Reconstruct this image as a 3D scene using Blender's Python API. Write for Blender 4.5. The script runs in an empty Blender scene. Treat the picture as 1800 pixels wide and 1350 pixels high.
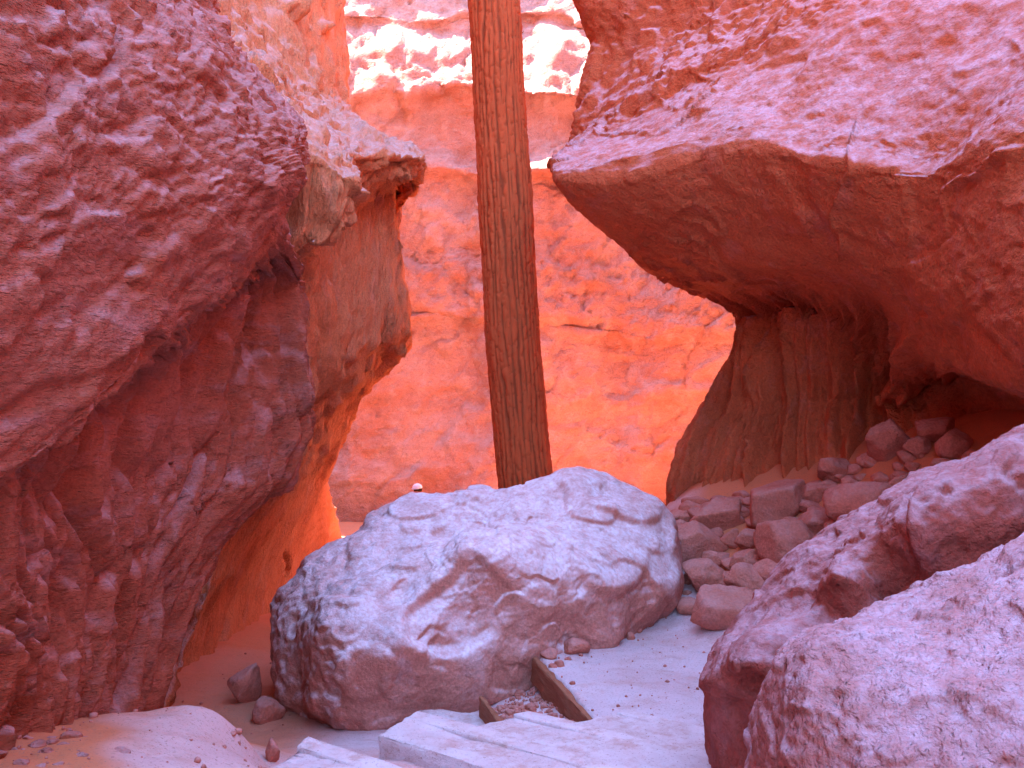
import bpy, bmesh, math, random
import numpy as np
from mathutils import Vector

# ------------------------------------------------------------------ camera, sky, sun, exposure
SC = bpy.context.scene
COL = SC.collection
CZ = 4.0                                   # camera height above the far canyon floor
FPX = 1750.0                               # focal length in photograph pixels (1800 wide)
cam_d = bpy.data.cameras.new('camera'); cam = bpy.data.objects.new('camera', cam_d); COL.objects.link(cam)
cam.location = (0, 0, CZ); cam.rotation_euler = (math.radians(90), 0, 0)
cam_d.lens = 35.0; cam_d.sensor_width = 36.0; cam_d.clip_start = 0.05; cam_d.clip_end = 500
SC.camera = cam

SUN_EL, SUN_AZ = math.radians(58), math.radians(283)     # azimuth clockwise from +Y (view direction)
world = bpy.data.worlds.new('World'); SC.world = world; world.use_nodes = True
wn = world.node_tree.nodes; wl = world.node_tree.links
for n in list(wn): wn.remove(n)
sky = wn.new('ShaderNodeTexSky'); sky.sky_type = 'NISHITA'; sky.sun_disc = False
sky.sun_elevation = SUN_EL; sky.sun_rotation = SUN_AZ; sky.altitude = 2400; sky.air_density = 1.5; sky.ozone_density = 4.5
bg = wn.new('ShaderNodeBackground'); bg.inputs[1].default_value = 0.125
wo = wn.new('ShaderNodeOutputWorld'); wl.new(sky.outputs[0], bg.inputs[0]); wl.new(bg.outputs[0], wo.inputs[0])
sun_d = bpy.data.lights.new('sun', 'SUN'); sun = bpy.data.objects.new('sun', sun_d); COL.objects.link(sun)
sun_d.energy = 3.8; sun_d.angle = math.radians(0.5); sun_d.color = (1.0, 0.93, 0.84)
sdir = Vector((math.sin(SUN_AZ)*math.cos(SUN_EL), math.cos(SUN_AZ)*math.cos(SUN_EL), math.sin(SUN_EL)))
sun.rotation_euler = sdir.to_track_quat('Z', 'Y').to_euler()
SC.view_settings.view_transform = 'Standard'; SC.view_settings.look = 'None'
SC.view_settings.gamma = 1.0; SC.view_settings.use_curve_mapping = False
SC.view_settings.exposure = 3.85
SC.render.engine = 'CYCLES'
SC.cycles.max_bounces = 8; SC.cycles.diffuse_bounces = 6; SC.cycles.glossy_bounces = 2
SC.cycles.use_denoising = True
SC.cycles.caustics_reflective = False; SC.cycles.caustics_refractive = False

# ------------------------------------------------------------------ helpers
def P(px, py, D):
    "world point seen at photograph pixel (px, py) at depth D"
    return np.array([(px-900)/FPX*D, D, CZ-(py-675)/FPX*D])
def W(x, y, h): return np.array([x, y, CZ+h])

_r = np.random.RandomState(7)
PERM = np.concatenate([_r.permutation(256)]*2).astype(np.int32)
_g = _r.normal(size=(256, 3)); GRAD = (_g/np.linalg.norm(_g, axis=1)[:, None]).astype(np.float32)
def _pn(p):
    i = np.floor(p).astype(np.int32); f = (p-i).astype(np.float32); i &= 255
    u = f*f*f*(f*(f*6-15)+10)
    out = 0
    a = [PERM[i[:, 0]], PERM[(i[:, 0]+1) & 255]]
    for dx in (0, 1):
        wx = u[:, 0] if dx else 1-u[:, 0]
        for dy in (0, 1):
            b = PERM[(a[dx]+i[:, 1]+dy) & 255]; wy = u[:, 1] if dy else 1-u[:, 1]
            for dz in (0, 1):
                g = GRAD[PERM[(b+i[:, 2]+dz) & 255]]
                d = g[:, 0]*(f[:, 0]-dx)+g[:, 1]*(f[:, 1]-dy)+g[:, 2]*(f[:, 2]-dz)
                out = out + d*wx*wy*(u[:, 2] if dz else 1-u[:, 2])
    return out*1.6
def pn(p, s=(1, 1, 1), off=0.0):
    p = (np.asarray(p)*np.asarray(s)+off*17.31+100.5)
    if len(p) < 120000: return _pn(p)
    return np.concatenate([_pn(p[k:k+100000]) for k in range(0, len(p), 100000)])
def fbm(p, s, o=4, off=0., gain=.5):
    s = np.asarray(s, float)*np.ones(3); t = 0; a = 1.
    for k in range(o): t = t+a*pn(p, s, off+k*3.1); a *= gain; s = s*2.03
    return t
def ridged(p, s, o=4, off=0., gain=.5):
    s = np.asarray(s, float)*np.ones(3); t = 0; a = 1.
    for k in range(o): t = t+a*(1-2*np.abs(pn(p, s, off+k*3.1))); a *= gain; s = s*2.03
    return t
def cells(p, s, off=0.):
    "Worley distances F1, F2 and a cell value (eight nearest cells)"
    p = (np.asarray(p)*np.asarray(s)+off*7.7+60).astype(np.float32); outs = []
    for k in range(0, len(p), 50000):
        q = p[k:k+50000]; i = np.floor(q-.5).astype(np.int32); f = q-i
        f1 = np.full(len(q), 81., np.float32); f2 = f1.copy(); idv = np.zeros(len(q), np.float32); i &= 255
        for dx in (0, 1):
            a = PERM[(i[:, 0]+dx) & 255]
            for dy in (0, 1):
                b = PERM[(a+i[:, 1]+dy) & 255]
                for dz in (0, 1):
                    h = PERM[(b+i[:, 2]+dz) & 255]; g = GRAD[h]
                    d = (dx+.5+g[:, 0]*.42-f[:, 0])**2+(dy+.5+g[:, 1]*.42-f[:, 1])**2+(dz+.5+g[:, 2]*.42-f[:, 2])**2
                    n1 = d < f1; f2 = np.where(n1, f1, np.minimum(f2, d)); idv = np.where(n1, h/255., idv); f1 = np.where(n1, d, f1)
        outs.append((np.sqrt(f1), np.sqrt(f2), idv))
    return [np.concatenate(x) for x in zip(*outs)]
def facets(p, s, off=0., warp=.0):
    "broken-rock relief: every Worley cell is a tilted flat chip, about -1..1"
    if warp: p = p+np.column_stack([fbm(p, np.asarray(s)*.6, 2, off+k) for k in range(3)])*warp
    p = (np.asarray(p)*np.asarray(s)+off*5.3+80).astype(np.float32); outs = []
    for k in range(0, len(p), 50000):
        q = p[k:k+50000]; i = np.floor(q-.5).astype(np.int32); f = q-i; i &= 255
        ws = np.full(len(q), 1e-9, np.float32); val = np.zeros(len(q), np.float32)
        for dx in (0, 1):
            a = PERM[(i[:, 0]+dx) & 255]
            for dy in (0, 1):
                b = PERM[(a+i[:, 1]+dy) & 255]
                for dz in (0, 1):
                    h = PERM[(b+i[:, 2]+dz) & 255]; g = GRAD[h]; t = GRAD[PERM[h+7]]
                    e0 = f[:, 0]-dx-.5-g[:, 0]*.42; e1 = f[:, 1]-dy-.5-g[:, 1]*.42; e2 = f[:, 2]-dz-.5-g[:, 2]*.42
                    wt = np.exp(-60*(e0*e0+e1*e1+e2*e2)); ws += wt
                    val += wt*((h/255.-.5)*.9+(e0*t[:, 0]+e1*t[:, 1]+e2*t[:, 2])*1.2)
        outs.append(val/ws)
    return np.concatenate(outs)
def rough(p, s, off, amp, n=4, gain=.55, warp=.12):
    s = np.asarray(s, float)*np.ones(3); t = 0
    for k in range(n): t = t+amp*facets(p, s, off+k*2, warp/(2.1**k) if k < 2 else 0); amp *= gain; s = s*2.15
    return t
def sstep(a, b, x):
    t = np.clip((x-a)/(b-a), 0, 1); return t*t*(3-2*t)

def to_px(p):
    "photograph pixel of world points"
    y = np.maximum(p[:, 1], .3)
    return 900+p[:, 0]/y*FPX, 675-(p[:, 2]-CZ)/y*FPX

def mesh_obj(name, verts, faces, mat, parent=None, smooth=True, origin=None):
    verts = np.asarray(verts, float)
    o3 = np.zeros(3) if origin is None else np.asarray(origin, float)
    me = bpy.data.meshes.new(name); faces = np.asarray(faces, np.int32)
    n, k = len(faces), faces.shape[1]
    me.vertices.add(len(verts)); me.vertices.foreach_set('co', (verts-o3).astype(np.float32).ravel())
    me.loops.add(n*k); me.loops.foreach_set('vertex_index', faces.ravel())
    me.polygons.add(n); me.polygons.foreach_set('loop_start', np.arange(n, dtype=np.int32)*k)
    me.polygons.foreach_set('loop_total', np.full(n, k, np.int32))
    me.update(calc_edges=True); me.validate()
    if smooth: me.polygons.foreach_set('use_smooth', np.ones(len(me.polygons), bool))
    me.materials.append(mat)
    o = bpy.data.objects.new(name, me); COL.objects.link(o); o.location = o3
    if parent: o.parent = parent
    return o
def tag(o, label=None, cat=None, group=None, kind=None):
    if label: o['label'] = label
    if cat: o['category'] = cat
    if group: o['group'] = group
    if kind: o['kind'] = kind
    return o

def mono_interp(C, counts):
    "monotone cubic along axis 0, counts[i] samples in span i"
    d = np.diff(C, axis=0); m = np.zeros_like(C)
    a, b = d[:-1], d[1:]; s = a*b > 0
    m[1:-1] = np.where(s, 2*a*b/np.where(s, a+b, 1), 0) * .85
    m[0] = d[0]; m[-1] = d[-1]
    out = []
    for i, n in enumerate(counts):
        t = (np.arange(n)/n).reshape((-1,)+(1,)*(C.ndim-1)); t2 = t*t; t3 = t2*t
        out.append((2*t3-3*t2+1)*C[i]+(t3-2*t2+t)*m[i]+(-2*t3+3*t2)*C[i+1]+(t3-t2)*m[i+1])
    out.append(C[-1:]); return np.concatenate(out)
def span_lengths(C, axis):
    "typical length of each span on screen, in render pixels"
    A = C if axis == 0 else C.transpose(1, 0, 2)
    out = []
    for i in range(len(A)-1):
        ls = [2.]
        for a, b in zip(A[i], A[i+1]):
            ya, yb = a[1], b[1]
            if ya < .5 or yb < .5: continue
            qa = np.array(to_px(a[None])).ravel(); qb = np.array(to_px(b[None])).ravel(); m = (qa+qb)/2
            inside = any(-60 < q[0] < 1860 and -60 < q[1] < 1410 for q in (qa, qb, m))
            L = np.linalg.norm(b-a)/((ya+yb)/2)*FPX*.57
            L = np.linalg.norm(qb-qa)*.57*.6+L*.4
            ls.append(L if inside else min(L*.1, 12))
        out.append(np.percentile(ls, 80))
    return np.array(out)
def grid_normals(V):
    du = np.gradient(V, axis=0); dv = np.gradient(V, axis=1)
    n = np.cross(du, dv); n /= np.maximum(np.linalg.norm(n, axis=2, keepdims=True), 1e-9); return n
def loft(name, ribs, mat, disp, res=.75, flip=False, origin=None, rim=None):
    C = np.array(ribs, float)
    if rim is not None: C = np.concatenate([C[:, :1]+np.array(rim), C], 1)
    lu, lv = span_lengths(C, 0), span_lengths(C, 1); k = math.sqrt(res*1000/(lu.sum()*lv.sum()))
    cu = [max(3, int(x*k)) for x in lu]; cv = [max(3, int(x*k)) for x in lv]
    V = mono_interp(C, cu); V = mono_interp(V.transpose(1, 0, 2), cv).transpose(1, 0, 2)
    N = grid_normals(V) * (-1 if flip else 1)
    nu, nv = V.shape[:2]
    uu, vv = np.meshgrid(*[np.concatenate([i+np.arange(n)/n for i, n in enumerate(c)]+[[len(c)]]) for c in (cu, cv)], indexing='ij')
    p = V.reshape(-1, 3); n = N.reshape(-1, 3)
    d = disp(p, n, uu.ravel(), vv.ravel()-(rim is not None))
    p2 = p+n*d[:, None] if d.ndim == 1 else p+d
    idx = np.arange(nu*nv).reshape(nu, nv)
    f = np.stack([idx[:-1, :-1], idx[1:, :-1], idx[1:, 1:], idx[:-1, 1:]], -1).reshape(-1, 4)
    if flip: f = f[:, ::-1]
    return mesh_obj(name, p2, f, mat, origin=origin)

# ------------------------------------------------------------------ materials
def nodes_of(name):
    m = bpy.data.materials.new(name); m.use_nodes = True; nt = m.node_tree
    b = nt.nodes['Principled BSDF']; b.inputs['Roughness'].default_value = .95
    if 'Specular IOR Level' in b.inputs: b.inputs['Specular IOR Level'].default_value = .15
    return m, nt, b
class NT:
    def __init__(s, nt): s.nt = nt; s.geo = nt.nodes.new('ShaderNodeNewGeometry')
    def link(s, a, b): s.nt.links.new(a, b)
    def noise(s, scale, detail=4, rough=.55, vec=None, sc=(1, 1, 1), rot=(0, 0, 0), off=0, dist=0):
        mp = s.nt.nodes.new('ShaderNodeMapping'); s.link(vec or s.geo.outputs['Position'], mp.inputs[0])
        mp.inputs['Scale'].default_value = sc; mp.inputs['Rotation'].default_value = rot; mp.inputs['Location'].default_value = (off*3.7, off*1.3, off*2.1)
        n = s.nt.nodes.new('ShaderNodeTexNoise'); s.link(mp.outputs[0], n.inputs[0])
        n.inputs['Scale'].default_value = scale; n.inputs['Detail'].default_value = detail; n.inputs['Roughness'].default_value = rough
        n.inputs['Distortion'].default_value = dist
        return n.outputs[0]
    def ramp(s, x, a, b, lo=0., hi=1.):
        m = s.nt.nodes.new('ShaderNodeMapRange'); m.interpolation_type = 'SMOOTHSTEP'; s.link(x, m.inputs[0])
        m.inputs[1].default_value = a; m.inputs[2].default_value = b; m.inputs[3].default_value = lo; m.inputs[4].default_value = hi
        return m.outputs[0]
    def math(s, op, a, b=0.):
        m = s.nt.nodes.new('ShaderNodeMath'); m.operation = op
        for k, v in enumerate((a, b)):
            if isinstance(v, (int, float)): m.inputs[k].default_value = v
            else: s.link(v, m.inputs[k])
        return m.outputs[0]
    def mix(s, f, a, b, mode='MIX'):
        m = s.nt.nodes.new('ShaderNodeMix'); m.data_type = 'RGBA'; m.blend_type = mode
        for k, v in ((0, f), (6, a), (7, b)):
            if isinstance(v, (int, float)): m.inputs[k].default_value = v
            elif isinstance(v, tuple): m.inputs[k].default_value = (*v, 1)
            else: s.link(v, m.inputs[k])
        return m.outputs[2]
    def bump(s, h, strength, dist, prev=None):
        b = s.nt.nodes.new('ShaderNodeBump'); s.link(h, b.inputs['Height']); b.inputs['Strength'].default_value = strength; b.inputs['Distance'].default_value = dist
        if prev: s.link(prev, b.inputs['Normal'])
        return b.outputs[0]
def rock_mat(name, base, alt, pale, dust=.7, pale_amt=.45, grain=(1, 1, 1), rot=(0, 0, 0), strata=.35, bump=.6, lo=.15, hi=.75, off=0, far=1., soft=.35, shelter=None):
    m, nt, b = nodes_of(name); t = NT(nt)
    big = t.ramp(t.noise(.55, 3, .6, off=off), .35, .65)
    c = t.mix(big, base, alt)
    st = t.ramp(t.noise(1.0, 3, .6, sc=(.25, .25, 2.2), off=off+1), .4, .7)
    c = t.mix(t.math('MULTIPLY', st, strata), c, tuple(x*.68 for x in base))
    g1 = t.noise(2.6, 5, .65, sc=grain, rot=rot, off=off+2)
    c = t.mix(t.ramp(g1, .5, .72, 0, pale_amt), c, pale)
    g2 = t.noise(9, 4, .7, sc=grain, rot=rot, off=off+3)
    c = t.mix(t.ramp(g2, .3, .48, .35, 0), c, tuple(x*.6 for x in base))
    sp = t.noise(42, 1, .7, off=off+4)
    c = t.mix(t.ramp(sp, .3, .7), t.mix(.25, c, (.12, .04, .03)), c)
    # pale dust that has settled on ledges and slopes
    nz = nt.nodes.new('ShaderNodeSeparateXYZ'); t.link(t.geo.outputs['Normal'], nz.inputs[0])
    dn = t.noise(5, 3, .7, off=off+5)
    df = t.math('MULTIPLY', t.ramp(nz.outputs[2], lo, hi), t.ramp(dn, .3, .66, soft, 1))
    if shelter:                                  # dust only settles above the overhang, not on the sheltered foot
        pz = nt.nodes.new('ShaderNodeSeparateXYZ'); t.link(t.geo.outputs['Position'], pz.inputs[0])
        df = t.math('MULTIPLY', df, t.ramp(pz.outputs[2], *shelter))
    c = t.mix(t.math('MULTIPLY', df, dust), c, t.mix(t.ramp(t.noise(24, 2, .7, off=off+7), .35, .7), pale, tuple(.55*x+.45*y for x, y in zip(pale, alt))))
    t.link(c, b.inputs['Base Color'])
    n1 = t.bump(g1, bump*.7, .16*far)
    n1 = t.bump(g2, bump*.8, .06*far, n1)
    n2 = t.bump(t.noise(30/far, 4, .72, sc=grain, rot=rot, off=off+6), bump*.9, .025*far, n1)
    t.link(n2, b.inputs['Normal'])
    return m
RED = (.47, .108, .055); PALE = (.62, .43, .46)
M = {}
M['near_left'] = rock_mat('red_crumbly_rock', RED, (.48, .135, .085), PALE, dust=.6, pale_amt=.2, grain=(1, .6, 2.2), rot=(0, .6, 0), bump=.8, strata=.25)
M['rear_left'] = rock_mat('orange_fluted_rock', (.66, .205, .085), (.69, .26, .12), (.66, .48, .48), dust=.8, grain=(1.6, 1.6, .45), pale_amt=.14, strata=.15, off=3, far=1.6, bump=.7, lo=.33, hi=.8)
M['back'] = rock_mat('pink_banded_rock', (.55, .225, .165), (.62, .32, .265), (.70, .50, .47), dust=.4, grain=(1, 1, 1.3), strata=.35, pale_amt=.35, off=5, far=2.2, bump=1.0)
M['right'] = rock_mat('deep_orange_rock', (.55, .108, .04), (.58, .135, .055), (.62, .44, .51), dust=.88, grain=(1, 1, 1.2), pale_amt=.08, strata=.2, lo=.36, hi=.72, bump=.7, off=8, far=1.2, soft=.2, shelter=(4.3, 5.4))
M['boulder'] = rock_mat('pale_dusty_boulder_rock', (.55, .17, .12), (.61, .24, .185), (.86, .71, .78), dust=1.0, pale_amt=.3, strata=.05, lo=.05, hi=.75, off=11, bump=.6, soft=.5)
M['near_right'] = rock_mat('dark_red_boulder_rock', (.36, .07, .045), (.42, .105, .08), (.62, .44, .50), dust=.75, pale_amt=.15, strata=.1, lo=.3, hi=.85, off=14, bump=.7)
M['front_right'] = rock_mat('lavender_pink_rock', (.46, .14, .11), (.52, .20, .17), (.70, .50, .58), dust=.85, pale_amt=.35, strata=.1, lo=.0, hi=.8, off=15, bump=.9)
M['rubble'] = rock_mat('rubble_rock', (.54, .15, .10), (.60, .21, .15), (.64, .40, .40), dust=.4, pale_amt=.25, strata=0, bump=.6, off=17)
def sand_mat():
    m, nt, b = nodes_of('pale_trail_sand'); t = NT(nt)
    c = t.mix(t.ramp(t.noise(.8, 5, .6), .35, .65), (.62, .44, .46), (.68, .52, .55))
    c = t.mix(t.ramp(t.noise(3.5, 6, .7, off=2), .45, .7, 0, .6), c, (.54, .30, .26))
    at = nt.nodes.new('ShaderNodeAttribute'); at.attribute_name = 'soil_and_glow'
    c = t.mix(t.math('MULTIPLY', at.outputs['Fac'], .96), c, (.62, .20, .09))  # reddish dirt; its stronger orange also paints bounced light on the lower path
    sp = t.noise(60, 2, .8, off=4)
    c = t.mix(t.ramp(sp, .56, .7, 0, .75), c, (.34, .16, .12))
    t.link(c, b.inputs['Base Color'])
    n1 = t.bump(t.noise(14, 6, .65, off=1), .5, .03); t.link(t.bump(sp, .4, .01, n1), b.inputs['Normal'])
    return m
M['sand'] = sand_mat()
def simple_mat(name, a, bcol, scale=8, sc=(1, 1, 1), bump=.4, rough=.9):
    m, nt, b = nodes_of(name); t = NT(nt); n = t.noise(scale, 6, .65, sc=sc)
    t.link(t.mix(t.ramp(n, .35, .65), a, bcol), b.inputs['Base Color']); b.inputs['Roughness'].default_value = rough
    t.link(t.bump(n, bump, .02), b.inputs['Normal']); return m
def tread_mat(name, a, b2):
    m, nt, b = nodes_of(name); t = NT(nt)
    c = t.mix(t.ramp(t.noise(4, 5, .65), .35, .65), a, b2)
    c = t.mix(t.ramp(t.noise(5, 6, .75, off=3), .44, .66, 0, .75), c, (.52, .29, .25))
    sp = t.noise(55, 2, .8, off=5); c = t.mix(t.ramp(sp, .6, .7, 0, .7), c, (.36, .17, .13))
    t.link(c, b.inputs['Base Color']); t.link(t.bump(sp, .5, .012, t.bump(t.noise(12, 5, .7), .6, .03)), b.inputs['Normal']); return m
M['tread'] = tread_mat('dusty_tread', (.64, .47, .48), (.70, .56, .58)); M['edging'] = tread_mat('pale_step_edge', (.66, .49, .50), (.72, .58, .60))
M['board'] = simple_mat('weathered_board', (.30, .10, .055), (.36, .14, .08), 10, (1, 1, 8))
def bark_mat():
    m, nt, b = nodes_of('fir_bark'); t = NT(nt)
    at = nt.nodes.new('ShaderNodeAttribute'); at.attribute_name = 'ridge'
    n = t.noise(20, 6, .7, sc=(1, 1, .2))
    c = t.mix(t.ramp(at.outputs['Fac'], .0, .7), (.24, .055, .022), (.52, .105, .036))
    c = t.mix(t.ramp(n, .4, .7, 0, .5), c, (.38, .09, .034))
    t.link(c, b.inputs['Base Color']); t.link(t.bump(n, .5, .02), b.inputs['Normal']); return m
M['bark'] = bark_mat()
M['skin'] = simple_mat('skin', (.50, .28, .20), (.52, .30, .22), 20, bump=.05)
M['cap'] = simple_mat('white_cotton', (.80, .80, .80), (.82, .82, .82), 30, bump=.1)
M['shirt'] = simple_mat('light_blue_cotton', (.35, .50, .70), (.38, .53, .72), 20, bump=.1)
M['trousers'] = simple_mat('grey_trousers', (.10, .10, .11), (.12, .12, .13), 20, bump=.1)
M['hair'] = simple_mat('dark_hair', (.03, .018, .012), (.04, .025, .016), 60, bump=.3)

# ------------------------------------------------------------------ ground
def rbf_fit(pts):
    pts = np.array(pts, float); X = pts[:, :2]; n = len(X)
    K = np.sqrt(((X[:, None]-X[None])**2).sum(-1)+.04); A = np.zeros((n+3, n+3)); A[:n, :n] = K; A[:n, n] = 1; A[:n, n+1:] = X; A[n:, :n] = A[:n, n:].T
    A[:n, :n] -= np.eye(n)*.02
    s = np.linalg.solve(A, np.concatenate([pts[:, 2], np.zeros(3)]))
    def f(q):
        q = np.asarray(q, float); out = np.empty(len(q))
        for k in range(0, len(q), 40000):
            c = q[k:k+40000]; out[k:k+40000] = np.sqrt(((c[:, None]-X[None])**2).sum(-1)+.04)@s[:n]+s[n]+c@s[n+1:]
        return out
    return f
G_COMMON = [(0, 0, -1.6), (-1.5, 0, -1.5), (1.5, 0, -1.6), (0, -3, -1.1), (-3, -3, -1), (4, -3, -.6), (0, -10, 1.5), (-8, -10, 2), (8, -10, 2), (-5, 4, -1.2),
    (-1.6, 5.2, -1.80), (-2.1, 5.5, -1.84), (-1.58, 5.5, -1.82), (-1.75, 5.6, -1.86), (-1.42, 5.6, -2.08), (-1.3, 5.45, -2.2), (-1.33, 6, -2.45), (-1.9, 6.1, -2.15), (-1.3, 4.8, -1.85), (-3, 5.5, -1.9), (-1.0, 5.0, -1.99), (-.75, 5.6, -2.1), (0, 5.5, -2.22), (.5, 6.3, -2.4), (1.3, 6.5, -2.5),
    (1, 5, -2.2), (0, 4, -1.95), (-.6, 4, -1.8), (2.5, 5, -2.2), (2, 3, -2.1), (3.5, 3, -1.9)]
G_LOW = G_COMMON+[(-2.1, 6.4, -2.2), (-.8, 6.7, -2.5), (-2.75, 9.6, -3.05), (-2.15, 8.75, -3.05), (-2.3, 8.2, -3.0), (-3.3, 9.2, -3.04), (-4, 8, -3.0), (-2.6, 11.3, -3.2), (-2.5, 14, -3.4), (-3, 18, -3.6),
    (-.5, 10, -3.0), (-.35, 8.4, -2.84), (.25, 8.0, -2.66), (.3, 8.6, -2.7), (-.9, 8.4, -2.95), (-.5, 13, -3.3), (.5, 14.5, -3.4), (-1, 20, -3.65), (0, 27, -3.9), (-4.2, 24, -3.72), (6, 22, -3.8), (-8, 27, -3.8), (-3.8, 27, -3.9),
    (8, 14, -1), (2, 16, -3.2), (10, 30, -4), (-10, 34, -4), (-12, 18, -3)]
G_UP = G_COMMON+[(.4, 8, -2.45), (1.0, 7.4, -2.45), (1.6, 7.6, -2.45), (1.5, 9, -2.45), (.6, 9.6, -2.45), (1.3, 10.2, -2.43), (2.3, 8.3, -2.4), (2.1, 10.2, -2.2), (3, 10.4, -1.55), (4, 10, -.8), (4.9, 9.4, -.35), (6, 9, .1),
    (2.05, 12, -1.45), (2.3, 12.8, -1.3), (1.75, 11, -1.95), (3.5, 11.6, -.9), (3.4, 8.6, -1.9), (3.4, 6.5, -2.1), (5, 7, -1.2), (1.2, 13.0, -2.2), (8, 14, 0), (2, 16, -2.8), (4.5, 12.5, -.4)]
f_low, f_up = rbf_fit(G_LOW), rbf_fit(G_UP)
E0, E1 = np.array([.21, 9.03]), np.array([.57, 7.39])
def ground_z(q, detail=True):
    q = np.asarray(q, float)
    d = (E1-E0)/np.linalg.norm(E1-E0); nrm = np.array([-d[1], d[0]])       # points to +x (landing side)
    s = (q-E0)@nrm; y = q[:, 1]
    wd = .015+np.clip(y-9.3, 0, 3)*.55
    t = sstep(-1, 1, (s-np.clip(y-9.3, 0, 9)*.35)/wd)*(1-sstep(13, 16, y)) 
    z = f_low(q)*(1-t)+f_up(q)*t+CZ
    if detail:
        p3 = np.column_stack([q, np.zeros(len(q))])
        f1, f2, cid = cells(p3, (3.6, 2.6, 1), 9)
        z = z-.018*np.exp(-(f1/.27)**2)*(cid > .35)+fbm(p3, .9, 4, 2)*.03+ridged(p3, 5, 3, 4)*.006+fbm(p3, 14, 2, 6)*.004
    return z
def make_ground():
    def axis(segs):
        out = []
        for a, b, st in segs: out.append(np.arange(a, b, st))
        return np.concatenate(out+[[segs[-1][1]]])
    xs = axis([(-60, -12, 4), (-12, -4.5, .3), (-4.5, -3, .06), (-3, 3, .027), (3, 6, .06), (6, 12, .3), (12, 60, 4)])
    ys = axis([(-60, -10, 4), (-10, 2, .4), (2, 4, .1), (4, 13, .036), (13, 30, .1), (30, 40, 1), (40, 80, 5)])
    gx, gy = np.meshgrid(xs, ys, indexing='ij'); q = np.column_stack([gx.ravel(), gy.ravel()])
    z = ground_z(q); nu, nv = gx.shape; idx = np.arange(nu*nv).reshape(nu, nv)
    f = np.stack([idx[:-1, :-1], idx[1:, :-1], idx[1:, 1:], idx[:-1, 1:]], -1).reshape(-1, 4)
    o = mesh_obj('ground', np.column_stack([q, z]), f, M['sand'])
    soil_and_glow = sstep(1.75, 2.3, q[:, 0]-.25*np.clip(10.5-q[:, 1], 0, 3)+pn(np.column_stack([q, q[:, 0]*0]), 1.5, 77)*.3)*sstep(7, 8, q[:, 1])+.9*sstep(-1.2, -2.0, q[:, 0])*sstep(6.2, 7.0, q[:, 1])+sstep(12, 14, q[:, 1])+.28*(1-sstep(6.6, 7.1, q[:, 1]+.35*q[:, 0]))+.8*sstep(-1.75, -2.1, q[:, 0]+.3*(q[:, 1]-5)+pn(np.column_stack([q, q[:, 0]*0]), 2, 78)*.25)*(1-sstep(6.3, 6.8, q[:, 1]))  # red dirt areas, plus warm bounce light painted on the lower left path
    at = o.data.attributes.new('soil_and_glow', 'FLOAT', 'POINT'); at.data.foreach_set('value', np.clip(soil_and_glow, 0, 1).astype(np.float32))
    tag(o, 'dusty pale pink dirt of the trail and canyon floor', None, None, 'structure')
make_ground()
def on_ground(px, py):
    "march the pixel's ray down to the ground"
    Ds = np.linspace(3, 34, 4000); pts = np.array([(px-900)/FPX, 1, -(py-675)/FPX])*Ds[:, None]+np.array([0, 0, CZ])
    below = pts[:, 2] < ground_z(pts[:, :2], False)
    k = int(np.argmax(below)) if below.any() else 1500
    return pts[k]

# ------------------------------------------------------------------ canyon walls
def rotx(p, axes): return p@np.array(axes, float).T
def unit(v): v = np.asarray(v, float); return v/np.linalg.norm(v)

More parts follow.
